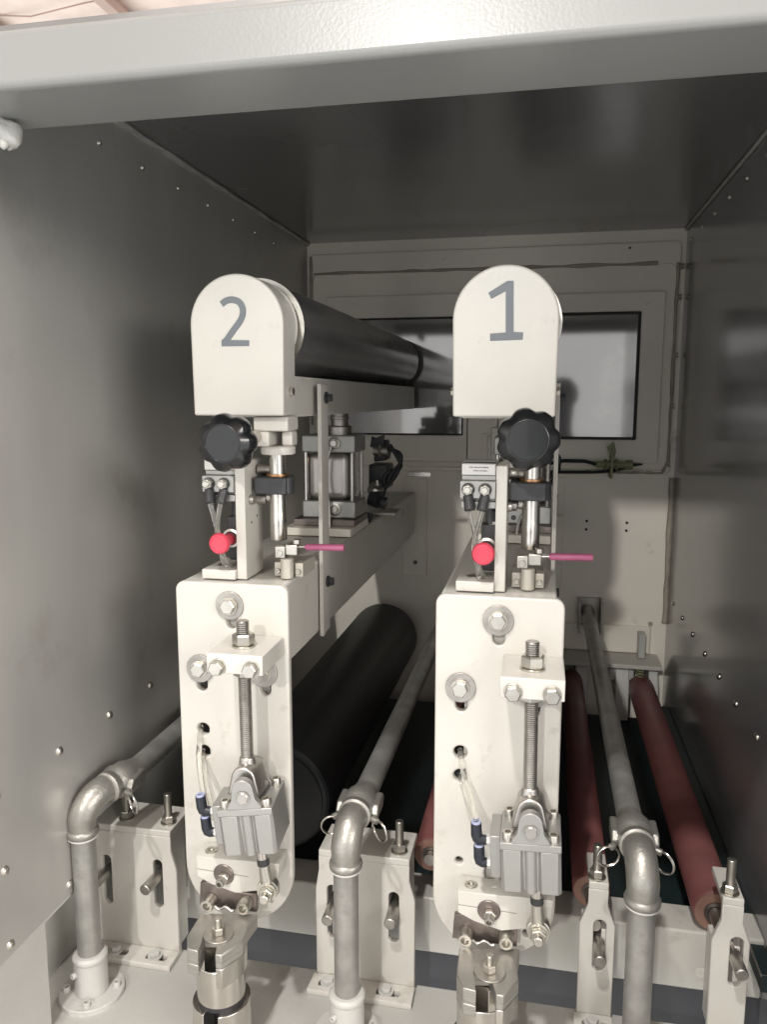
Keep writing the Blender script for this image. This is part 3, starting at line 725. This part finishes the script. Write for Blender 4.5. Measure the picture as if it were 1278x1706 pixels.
def red_button(dx, label):
    x, z = -.0655 + dx, -.1795
    t = thing('red_button', label, 'button', (x, .9, z), 'red round buttons')
    build('button_cap', M().lathe([(.0095, 0), (.0128, .0012), (.0135, .003), (.0135, .0055), (.0115, .0085), (.0098, .0088), (.0092, .0080), (.0001, .0078)], (x, .9075, z), (0, -1, 0), 36, caps=False), 'red_plastic', t, ang=45)
    build('button_stem', M().cyl((x, .906, z), (x, .940, z), .0075, 20), 'red_plastic', t)
    build('bezel_ring', M().lathe([(.0075, 0), (.0092, .002), (.0122, .001), (.0128, -.003), (.0125, -.008), (.0075, -.008)], (x+.0015, .938, z+.001), (0, -1, 0), 30), 'steel', t, ang=50)
    build('switch_body', M().box(x-.006, x+.0125, .947, .985, z-.030, z+.012), 'black_block', t, .002)
    return t
red_button(0, 'red round push button beside the upright bar of unit one')
red_button(HX-.002, 'red round push button beside the upright bar of unit two')

def holder(px_dx, label1, label2):
    dx = px_dx; yb = .950
    t = thing('rod_holder', label1, 'holder', (dx-.014, yb, -.2295), 'rod holders on the girders')
    pad = build('pad', M().box(dx-.0335, dx-.0225, yb, yb+.055, -.2292, -.2105).box(dx-.0225, dx-.0055, yb+.016, yb+.055, -.2292, -.2125).box(dx-.0055, dx+.0055, yb, yb+.055, -.2292, -.2105), 'grey_bracket', t, .0012)
    for sx in (dx-.028, dx+.000):
        build('pad_screw', M().socket((sx, yb, -.2215), (sx, yb-.004, -.2215), .0035, 14), 'zinc_steel', t)
    build('pin', M().lathe([(.0078, 0), (.0085, .0008), (.0085, .0255), (.0070, .0265)], (dx-.014, yb-.006, -.2292), (0, 0, 1), 26), 'grey_bracket', t)
    build('clamp', M().box(dx-.0275, dx-.014, yb-.014, yb+.002, -.2022, -.1865).box(dx-.0142, dx+.0015, yb-.011, yb+.004, -.1985, -.1845), 'zinc_steel', t, .0014, 3)
    build('clamp_screw', M().socket((dx-.0215, yb-.014, -.196), (dx-.0215, yb-.0165, -.196), .0045, 16).cyl((dx-.001, yb-.004, -.1845), (dx-.001, yb-.004, -.178), .0052, 14, ch=.0008), 'zinc_steel', t)
    build('needle', M().cyl((dx, yb-.004, -.1885), (dx+.014, yb-.004, -.1880), .0012, 8), 'bright_steel', t)
    r = single('magenta_rod', M().lathe([(.003, 0), (.0044, .003), (.0044, .050), (.0040, .0515)], (dx+.0105, yb-.004, -.1881), (1, 0, .02), 20), 'magenta_plastic', label2, 'rod', 'magenta rods')
    return t
holder(0, 'small metal rod holder on a drilled pad, on girder one', 'magenta plastic rod sticking out right of unit one')
holder(-.307, 'small metal rod holder on a drilled pad, on girder two', 'magenta plastic rod crossing the guard strip of unit two')

def big_cylinder(cx, label):
    y0, y1 = 1.285, 1.365; x0, x1 = cx-.040, cx+.040
    x1 = cx + .0655-.003; x0 = x1 - .095
    t = thing('lift_cylinder', label, 'cylinder', ((x0+x1)/2, y0, -.22), 'square lift cylinders')
    xc = (x0+x1)/2 + .005
    build('barrel', M().box(x0+.007, x1-.012, y0+.006, y1-.006, -.1735, -.0905), 'cylinder_barrel', t, .014, 5)
    for a in (x0+.006, x1-.007):
        for b in (y0+.007, y1-.007):
            build('tie_rod', M().cyl((a, b, -.1735), (a, b, -.0905), .0035, 10), 'bright_steel', t)
    for z0, z1 in ((-.0905, -.0605), (-.2035, -.1735)):
        h = build('end_block', M().box(x0, x1, y0, y1, z0, z1), 'aluminium', t, .003, 3)
        build('port', M().lathe([(.011, 0), (.011, .003), (.0085, .004), (.0075, .002), (.0001, .002)], (xc+.006, y0, (z0+z1)/2+.001), (0, -1, 0), 24, caps=False), 'worn_steel', h)
        build('port_core', M().hexa((xc+.006, y0-.001, (z0+z1)/2+.001), (xc+.006, y0-.005, (z0+z1)/2+.001), .011), 'steel', h)
        build('port_screw', M().cyl((xc-.018, y0, z0+.011), (xc-.018, y0-.0012, z0+.011), .0042, 14), 'black_block', h)
    build('rod_gland', M().lathe([(.0215, 0), (.0215, .013), (.0200, .015), (.0150, .015), (.0150, .026), (.0165, .027), (.0165, .030), (.015, .031), (.015, .0365)], (xc+.008, (y0+y1)/2-.01, -.0605), (0, 0, 1), 30), 'worn_steel', t)
    build('base_bar', M().box(x0-.012, x1+.001, y0-.012, y1+.01, -.2155, -.2037), 'blued_steel', t, .001)
    build('base_plate', M().box(x0-.022, x1, y0-.035, y1+.02, -.2293, -.2157), 'back_paint', t, .0015)
    b = M().tube(smooth_path([(xc+.002, y0-.006, -.080), (xc-.004, y0-.012, -.105), (xc-.006, y0-.012, -.14), (xc-.001, y0-.014, -.175), (xc+.002, y0-.02, -.222)], 5), .0026, 8)
    b.tube(smooth_path([(xc+.001, y0-.006, -.18), (xc-.008, y0-.016, -.195), (xc-.012, y0-.024, -.222)], 5), .0026, 8)
    build('air_hose', b, 'steel', t)
    return t
big_cylinder(c2, 'square aluminium lift cylinder standing on girder two')
big_cylinder(c1, 'square aluminium lift cylinder mostly hidden behind the shaft of unit one')

def clutter(cx, label):
    """black solenoid valve with elbows and hoses behind the lift cylinder"""
    t = thing('solenoid_valve', label, 'valve', (cx+.03, 1.5, -.2), 'black solenoid valves')
    x = cx + .032
    build('valve_block', M().box(x-.018, x+.020, 1.47, 1.53, -.172, -.125), 'black_block', t, .003)
    build('coil', M().prism([(x-.012, -.122), (x+.014, -.118), (x+.018, -.100), (x+.012, -.078), (x-.010, -.083)], 'y', 1.49, 1.525), 'black_block', t, .003)
    build('coil_tab', M().prism([(x-.016, -.092), (x+.010, -.092), (x+.012, -.067), (x-.004, -.074), (x-.013, -.071)], 'y', 1.475, 1.48), 'black_block', t)
    build('fitting', M().cyl((x-.006, 1.462, -.098), (x+.022, 1.462, -.098), .009, 14).hexa((x+.004, 1.462, -.098), (x+.010, 1.462, -.098), .022), 'worn_steel', t)
    for k in range(3):
        hp = smooth_path([(x+.024, 1.47, -.095+.004*k), (x+.044, 1.48, -.108-.01*k), (x+.036-.01*k, 1.47, -.145), (x+.012, 1.46, -.168-.008*k), (x-.012, 1.46, -.160-.008*k)], 6)
        build('hose', M().tube(hp, .0042, 8), 'black_rubber', t)
    build('silencer', M().lathe([(.013, 0), (.015, .004), (.015, .016), (.010, .022)], (x-.004, 1.455, -.178), (.4, -.5, .6), 18), 'zinc_steel', t)
    build('banjo', M().ring((x-.006, 1.445, -.185), (x+.010, 1.440, -.190), .017, .008, 20).ring((x+.012, 1.45, -.196), (x+.022, 1.45, -.198), .012, .005, 18), 'black_block', t)
    build('stud', M().cyl((x+.008, 1.45, -.180), (x+.004, 1.445, -.152), .0042, 12), 'zinc_steel', t)
    if cx < -.2: build('bracket', M().box(x-.02, x+.03, 1.50, 1.56, -.2288, -.222), 'worn_steel', t, .001); build('bar', M().box(x+.036, x+.086, 1.60, 1.605, -.160, -.150), 'worn_steel', t, .001)
    build('clip', M().cyl((x-.008, 1.42, -.2285), (x-.004, 1.42, -.213), .006, 10), 'black_block', t)
    return t
clutter(c2+.03, 'black solenoid valve with looped hoses behind the lift cylinder of unit two')
clutter(c1, 'black solenoid valve with looped hoses hidden behind unit one')
s = thing('pipe_plug', 'dark copper fitting seen through the gap behind cover two', 'fitting', (-.40, 1.3, -.1))
build('fitting', M().cyl((-.415, 1.36, -.11), (-.392, 1.36, -.11), .012, 16).hexa((-.405, 1.36, -.11), (-.399, 1.36, -.11), .03), 'copper', s)

# small clear tubes from plate holes to cylinder fittings
def px_tube(pts, rad, label):
    single('air_tube', M().tube(smooth_path([tuple(at(a, b, Y)) for a, b, Y in pts], 7), rad, 12), 'clear_tube', label, 'tube', 'clear air tubes')
px_tube([(767, 1250, .92), (768, 1262, .899), (777, 1305, .880), (789, 1350, .857), (796, 1374, .846), (797, 1384, .846)], .0036, 'clear air tube from the upper hole of the right plate to its cylinder')
px_tube([(767, 1291, .92), (769, 1300, .901), (781, 1340, .880), (800, 1378, .862), (808, 1405, .862)], .0032, 'clear air tube from the lower hole of the right plate to its cylinder')
px_tube([(335, 1211, .92), (333, 1225, .899), (331, 1265, .882), (336, 1310, .860), (342, 1336, .846), (344, 1345, .846)], .0036, 'clear air tube from the upper hole of the left plate to its cylinder')
px_tube([(338, 1250, .92), (339, 1262, .901), (341, 1295, .880), (350, 1335, .862), (356, 1365, .862)], .0032, 'clear air tube from the lower hole of the left plate to its cylinder')

# ================================================================ PIPES
def pipe_line(vx, vy, hx, label, flange=True, hz=-.5):
    t = thing('elbow_pipe', label, 'pipe', (vx, vy, ZF), 'grey steel pipes with elbows')
    ze = -.579; r = .0160
    top = -.513
    build('riser', M().cyl((vx, vy, -.79), (vx, vy, ze+.004), r, 36), 'galvanised_pipe', t)
    # cast elbow
    pts = []; rad = .028
    cyl_y = vy + rad
    for i in range(11):
        a = math.pi - (math.pi/2)*i/10
        pts.append((vx + (hx-vx)*(i/10)*.5, vy + rad + rad*math.cos(a), ze + .020 + rad*math.sin(a)))
    pts = [(vx, vy, ze-.002), (vx, vy, ze+.008)] + pts + [(vx+(hx-vx)*.6, vy+rad+.012, ze+.048)]
    el = build('elbow', M().tube(pts, [.0178, .0180] + [.0188]*11 + [.0188], 32), 'cast_fitting', t, ang=60)
    build('elbow_rim', M().lathe([(.0185, 0), (.0208, .002), (.0212, .006), (.0204, .009), (.0185, .011)], (vx, vy, ze-.004), (0, 0, 1), 36), 'cast_fitting', el, ang=60)
    build('thread_seal', M().lathe([(.0185, 0), (.0200, .001), (.0200, .003)], (vx, vy, ze-.0065), (0, 0, 1), 30), 'label_paper', el)
    zc = ze + .048; y0 = vy + rad + .004
    dx = (hx - vx)
    A = Vector((vx+dx*.6, y0, zc)); B = Vector((hx, y0+.062, zc))
    ax = (B - A).normalized()
    cp = build('coupling', M().lathe([(.0190, 0), (.0215, .002), (.0215, .009), (.0198, .011), (.0198, .014), (.0228, .017), (.0228, .040), (.0212, .044), (.0190, .050), (.0175, .062)], A, ax, 40), 'cast_fitting', t, ang=50)
    for sx in (-1, 1):
        q = A + ax*.026
        cx_ = q.x + sx*.0235
        build('cam_lever', M().prism([(q.y-.012, zc-.010), (q.y+.022, zc-.010), (q.y+.030, zc+.002), (q.y+.022, zc+.010), (q.y-.008, zc+.008), (q.y-.016, zc-.002)], 'x', cx_-.0045, cx_+.0045), 'cast_fitting', cp, .002)
        # split ring, two turns, hanging from the lever end
        rc = Vector((cx_ + sx*.008, q.y-.022, zc-.020)); rr_ = .0138
        n1 = Vector((-.25, 1, .1)) if sx < 0 else Vector((.8, 1, .1)); bx, by, bz = basis(n1)
        pts = [rc + (bx*math.cos(i*.26) + by*math.sin(i*.26))*rr_ + bz*(.0028*i/48) for i in range(49)]
        build('split_ring', M().tube(pts, .0011, 8), 'bright_steel', cp)
        build('ring_eye', M().cyl((cx_-.002, q.y-.018, zc-.006), (cx_+sx*.006, q.y-.022, zc-.007), .0042, 12), 'cast_fitting', cp)
    build('horizontal_pipe', M().cyl((B.x, B.y-.002, zc), (B.x, 1.985, zc), r, 32), 'galvanised_pipe', t)
    # base socket
    bs = build('base_socket', M().lathe([(.0225, 0), (.0220, .048), (.0235, .050), (.0235, .054), (.0205, .057), (.0168, .0575)], (vx, vy, ZF+.0075), (0, 0, 1), 36), 'grey_white_paint', t, .001)
    fl = build('flange', M().lathe([(.0435, 0), (.0435, .0065), (.0425, .0075), (.022, .0078)], (vx, vy, ZF), (0, 0, 1), 48), 'grey_white_paint', t)
    for k in range(4):
        a = R(20 + 90*k)
        build('flange_screw', M().socket((vx+.0335*math.cos(a), vy+.0335*math.sin(a), ZF+.007), (vx+.0335*math.cos(a), vy+.0335*math.sin(a), ZF+.0145), .0052, 14), 'grey_white_paint', fl)
    build('set_screw', M().socket((vx-.012, vy-.019, ZF+.040), (vx-.014, vy-.0235, ZF+.040), .0042, 14), 'grey_white_paint', bs)
    return t
pipe_line(-.5955, .88, -.566, 'grey steel riser pipe with cast elbow beside the left wall')
pipe_line(-.2285, .88, -.224, 'grey steel riser pipe with cast elbow between the two girders')
pipe_line(.1285, .88, .122, 'grey steel riser pipe with cast elbow right of the right plate')
s = thing('pipe_hanger', 'grey channel bracket holding the far end of the right pipe', 'bracket', (.13, 1.97, -.52))
build('channel', M().box(.098, .103, 1.93, 1.999, -.575, -.498).box(.150, .156, 1.93, 1.999, -.575, -.498).box(.098, .156, 1.992, 1.999, -.575, -.498), 'worn_steel', s, .001)

# ================================================================ BRACKETS
def bracket(x0, x1, label, slots, studs, pins, topbolts, Yp=.972, ztop=-.632, narrow=False, depth=.07, group='slotted cream brackets'):
    t = thing('slotted_bracket', label, 'bracket', ((x0+x1)/2, Yp, ZF), group)
    ch = .010; zl = ztop - .050
    if narrow: out = [(x0, ZF), (x0, zl), (x0+ch, ztop-.022), (x0+ch, ztop), (x1-ch, ztop), (x1-ch, ztop-.022), (x1, zl), (x1, ZF)]
    else: out = [(x0, ZF), (x0, zl), (x0+.005, ztop-.02), (x0+.005, ztop), (x1-.008, ztop), (x1-.008, ztop-.022), (x1, zl), (x1, ZF)]
    sheet('face_plate', out[::-1], [slot(c, a, b, w) for c, a, b, w in slots], Yp, Yp+.009, 'cream_paint', t, .0014)
    build('top_plate', M().box(out[3][0], out[4][0], Yp+.0005, Yp+depth, ztop-.0005, ztop+.0095), 'cream_paint', t, .0016, 3)
    for x in ((x0, x0+.007), (x1-.007, x1)):
        build('side_plate', M().prism([(Yp+.0092, ZF), (Yp+.0092, zl - .012 if narrow else ztop-.001), (Yp+depth*.7, zl - .012 if narrow else ztop-.001), (Yp+depth*.7, ZF)], 'x', x[0]+.0045*(1 if x[0] == x0 else -2), x[1]+.0045*(1 if x[0] == x0 else -2)), 'cream_paint', t, .001)
    foot = [(x0-.004, Yp-.034), (x1+.001, Yp-.034), (x1+.001, Yp-.0005), (x0-.004, Yp-.0005)]
    hs = []
    for c in studs: hs.append([(c-.014, Yp-.024), (c+.016, Yp-.024), (c+.018, Yp-.018), (c+.016, Yp-.012), (c-.014, Yp-.012), (c-.016, Yp-.018)])
    sheet('foot', foot, hs, ZF, ZF+.0085, 'cream_paint', t, .001, plane='z')
    for c in studs:
        build('foot_bolt', M().ring((c-.002, Yp-.018, ZF+.0085), (c-.002, Yp-.018, ZF+.0105), .0105, .004, 20).hexa((c-.002, Yp-.018, ZF+.0105), (c-.002, Yp-.018, ZF+.0165), .0135, .001, ph=random.random()), 'grey_white_paint', t)
    for (px, pz, tilt) in pins:
        build('clamp_pin', M().cyl((px, Yp+.03, pz), (px+tilt, Yp-.030, pz-.002), .0080, 20, ch=.001), 'worn_steel', t)
    for (bx, by) in topbolts:
        z = ztop + .0095
        b = build('jack_bolt', M().ring((bx, by, z), (bx, by, z+.002), .0115, .005, 22).hexa((bx, by, z+.002), (bx, by, z+.0125), .0165, .0012, ph=random.random()), 'zinc_steel', t)
        build('stud', M().thread((bx, by, z+.012), (bx, by, z+.046), .0058, .0016, 16), 'zinc_steel', b)
    return t
Yp = .972
def ax_(px, py): return at(px, py, Yp)
bracket(-.650, -.509, 'wide slotted cream bracket beside the left wall, behind the left pipe',
        [(ax_(178, 1460).x, ax_(178, 1505).z, ax_(178, 1425).z, .0072), (ax_(263, 1470).x, ax_(263, 1512).z, ax_(263, 1433).z, .0072)], (-.60, -.537), [(ax_(178,1455).x, ax_(178,1455).z, -.006), (ax_(263,1462).x, ax_(263,1462).z, -.006)], [(-.598, .995), (-.530, .995)])
bracket(-.297, -.155, 'wide slotted cream bracket between the girders, behind the middle pipe',
        [(ax_(553, 1520).x, ax_(553, 1562).z, ax_(553, 1475).z, .0072), (ax_(656, 1530).x, ax_(656, 1570).z, ax_(656, 1487).z, .0072)], (-.273, -.190), [(ax_(554,1510).x, ax_(554,1510).z, .0), (ax_(656,1515).x, ax_(656,1515).z, .0)], [(-.180, .990)])
bracket(.065, .110, 'narrow slotted cream bracket between right plate and right pipe',
        [(ax_(1000, 1550).x, ax_(1000, 1618).z, ax_(1000, 1533).z, .0080)], (.087,), [(ax_(998,1575).x, ax_(998,1575).z, .0)], [(.0855, .985)], narrow=True)
bracket(.229, .2745, 'narrow slotted cream bracket at the far right, right of the right pipe',
        [(ax_(1228, 1590).x, ax_(1228, 1645).z, ax_(1228, 1562).z, .0080)], (.251,), [(ax_(1224,1595).x, ax_(1224,1595).z, .003)], [(.2495, .985)], narrow=True)

# ================================================================ ROLLERS BELOW
def drum(cx, label):
    t = thing('contact_drum', label, 'drum', (cx, 1.1, -.61), 'large black contact drums')
    build('drum_shell', M().lathe([(.078, 0), (.083, .0015), (.0865, .006), (.0865, .85), (.084, .853)], (cx, 1.075, -.6105), (0, 1, 0), 64), 'black_rubber', t)
    build('drum_end', M().lathe([(.078, 0), (.078, .004), (.05, .005)], (cx, 1.071, -.6105), (0, 1, 0), 48), 'black_rubber', t)
    build('axle', M().cyl((cx, .914, -.6105), (cx, 1.072, -.6105), .018, 24), 'worn_steel', t)
    return t
drum(-.393, 'large black rubber contact drum below the left girder')
drum(-.393-UX, 'large black rubber contact drum hidden behind the right plate')
def red_roller(cx, z, r, y0, label, ya=.985):
    t = thing('red_roller', label, 'roller', (cx, y0, z), 'dull red rubber rollers')
    build('roller_sleeve', M().lathe([(r*.93, 0), (r, .003), (r, 1.92-y0)], (cx, y0, z), (0, 1, 0), 44), 'red_rubber', t)
    build('end_face', M().ring((cx, y0-.0022, z), (cx, y0-.0002, z), r*.92, r*.52, 36), 'brown_rubber', t)
    build('bearing', M().ring((cx, y0-.004, z), (cx, y0+.004, z), r*.52, r*.36, 28), 'blued_steel', t)
    build('axle', M().cyl((cx, ya, z), (cx, y0+.02, z), r*.33, 20), 'worn_steel', t)
    return t
red_roller(.2505, -.698, .0300, 1.055, 'dull red rubber roller running back at the lower right')
red_roller(.085, -.692, .0265, 1.06, 'dull red rubber roller behind the narrow bracket beside the right plate')
red_roller(-.145, -.665, .0265, 1.06, 'dull red rubber roller glimpsed between middle bracket and right plate', 1.045)
# glass-edged guide at far right
s = thing('guide_rail', 'dark rail with pale edge along the foot of the right wall', 'rail', (.30, 1.2, -.7))
build('rail', M().box(.296, .3135, .99, 1.9, -.76, -.735), 'green_belt', s, .001)
build('rail_edge', M().box(.2945, .2958, .99, 1.9, -.738, -.7335), 'worn_steel', s)

# ================================================================ PHOTOGRAPHER (seen only as a reflection in the rear window)
def person():
    J = {'hip': (.10, -.36, -.75), 'waist': (.10, -.36, -.55), 'chest': (.095, -.35, -.36), 'neck': (.09, -.33, -.165), 'skull': (.088, -.315, -.09), 'head': (.086, -.30, .01), 'crown': (.086, -.31, .065),
         'sh_r': (.26, -.34, -.235), 'el_r': (.30, -.22, -.45), 'wr_r': (.13, -.06, -.27), 'ha_r': (.085, -.03, -.20),
         'sh_l': (-.07, -.34, -.235), 'el_l': (-.14, -.22, -.45), 'wr_l': (-.09, -.06, -.27), 'ha_l': (-.06, -.03, -.20),
         'kn_r': (.19, -.34, -1.13), 'an_r': (.20, -.36, -1.52), 'to_r': (.21, -.22, -1.58), 'kn_l': (.01, -.34, -1.13), 'an_l': (.0, -.36, -1.52), 'to_l': (-.01, -.22, -1.58)}
    Rr = {'hip': (.16, .11), 'waist': (.14, .10), 'chest': (.155, .11), 'neck': (.058, .058), 'skull': (.065, .075), 'head': (.076, .095), 'crown': (.060, .075), 'sh_r': .062, 'el_r': .045, 'wr_r': .030, 'ha_r': .034,
          'sh_l': .062, 'el_l': .045, 'wr_l': .030, 'ha_l': .034, 'kn_r': .062, 'an_r': .042, 'to_r': .035, 'kn_l': .062, 'an_l': .042, 'to_l': .035}
    E_ = [('hip','waist'),('waist','chest'),('chest','neck'),('neck','skull'),('skull','head'),('head','crown'),('chest','sh_r'),('sh_r','el_r'),('el_r','wr_r'),('wr_r','ha_r'),('chest','sh_l'),('sh_l','el_l'),('el_l','wr_l'),('wr_l','ha_l'),
          ('hip','kn_r'),('kn_r','an_r'),('an_r','to_r'),('hip','kn_l'),('kn_l','an_l'),('an_l','to_l')]
    names = list(J); me = bpy.data.meshes.new('person')
    me.from_pydata([J[n] for n in names], [(names.index(a), names.index(b)) for a, b in E_], [])
    o = bpy.data.objects.new('person', me); C.objects.link(o)
    o.modifiers.new('skin', 'SKIN'); o.modifiers.new('sub', 'SUBSURF').render_levels = 2
    sv = me.skin_vertices[0].data
    for i, n in enumerate(names):
        q = Rr[n]; sv[i].radius = q if isinstance(q, tuple) else (q, q)
    sv[0].use_root = True
    me.materials.append(MATS['dark_cloth'])
    tag(o, 'person in dark clothes holding up a phone, mirrored in the right rear window', 'person')
    o['_org'] = (0, 0, 0)
    hb = M().lathe([(.001, .088), (.05, .075), (.082, .035), (.090, -.005), (.080, -.05)], (.086, -.325, .03), (0, -.12, 1), 24)
    h = build('hair', hb, 'hair', o, ang=80)
    ph = thing('phone', 'black phone held up by the person taking the picture', 'phone', (0, -.03, 0))
    build('phone_body', M().box(-.034, .036, -.028, -.020, -.12, .022), 'black_block', ph, .003)
mat('dark_cloth', (.05, .05, .06), .9); mat('hair', (.012, .011, .011), .6)
person()

for o in bpy.data.objects:
    if '_org' in o: del o['_org']
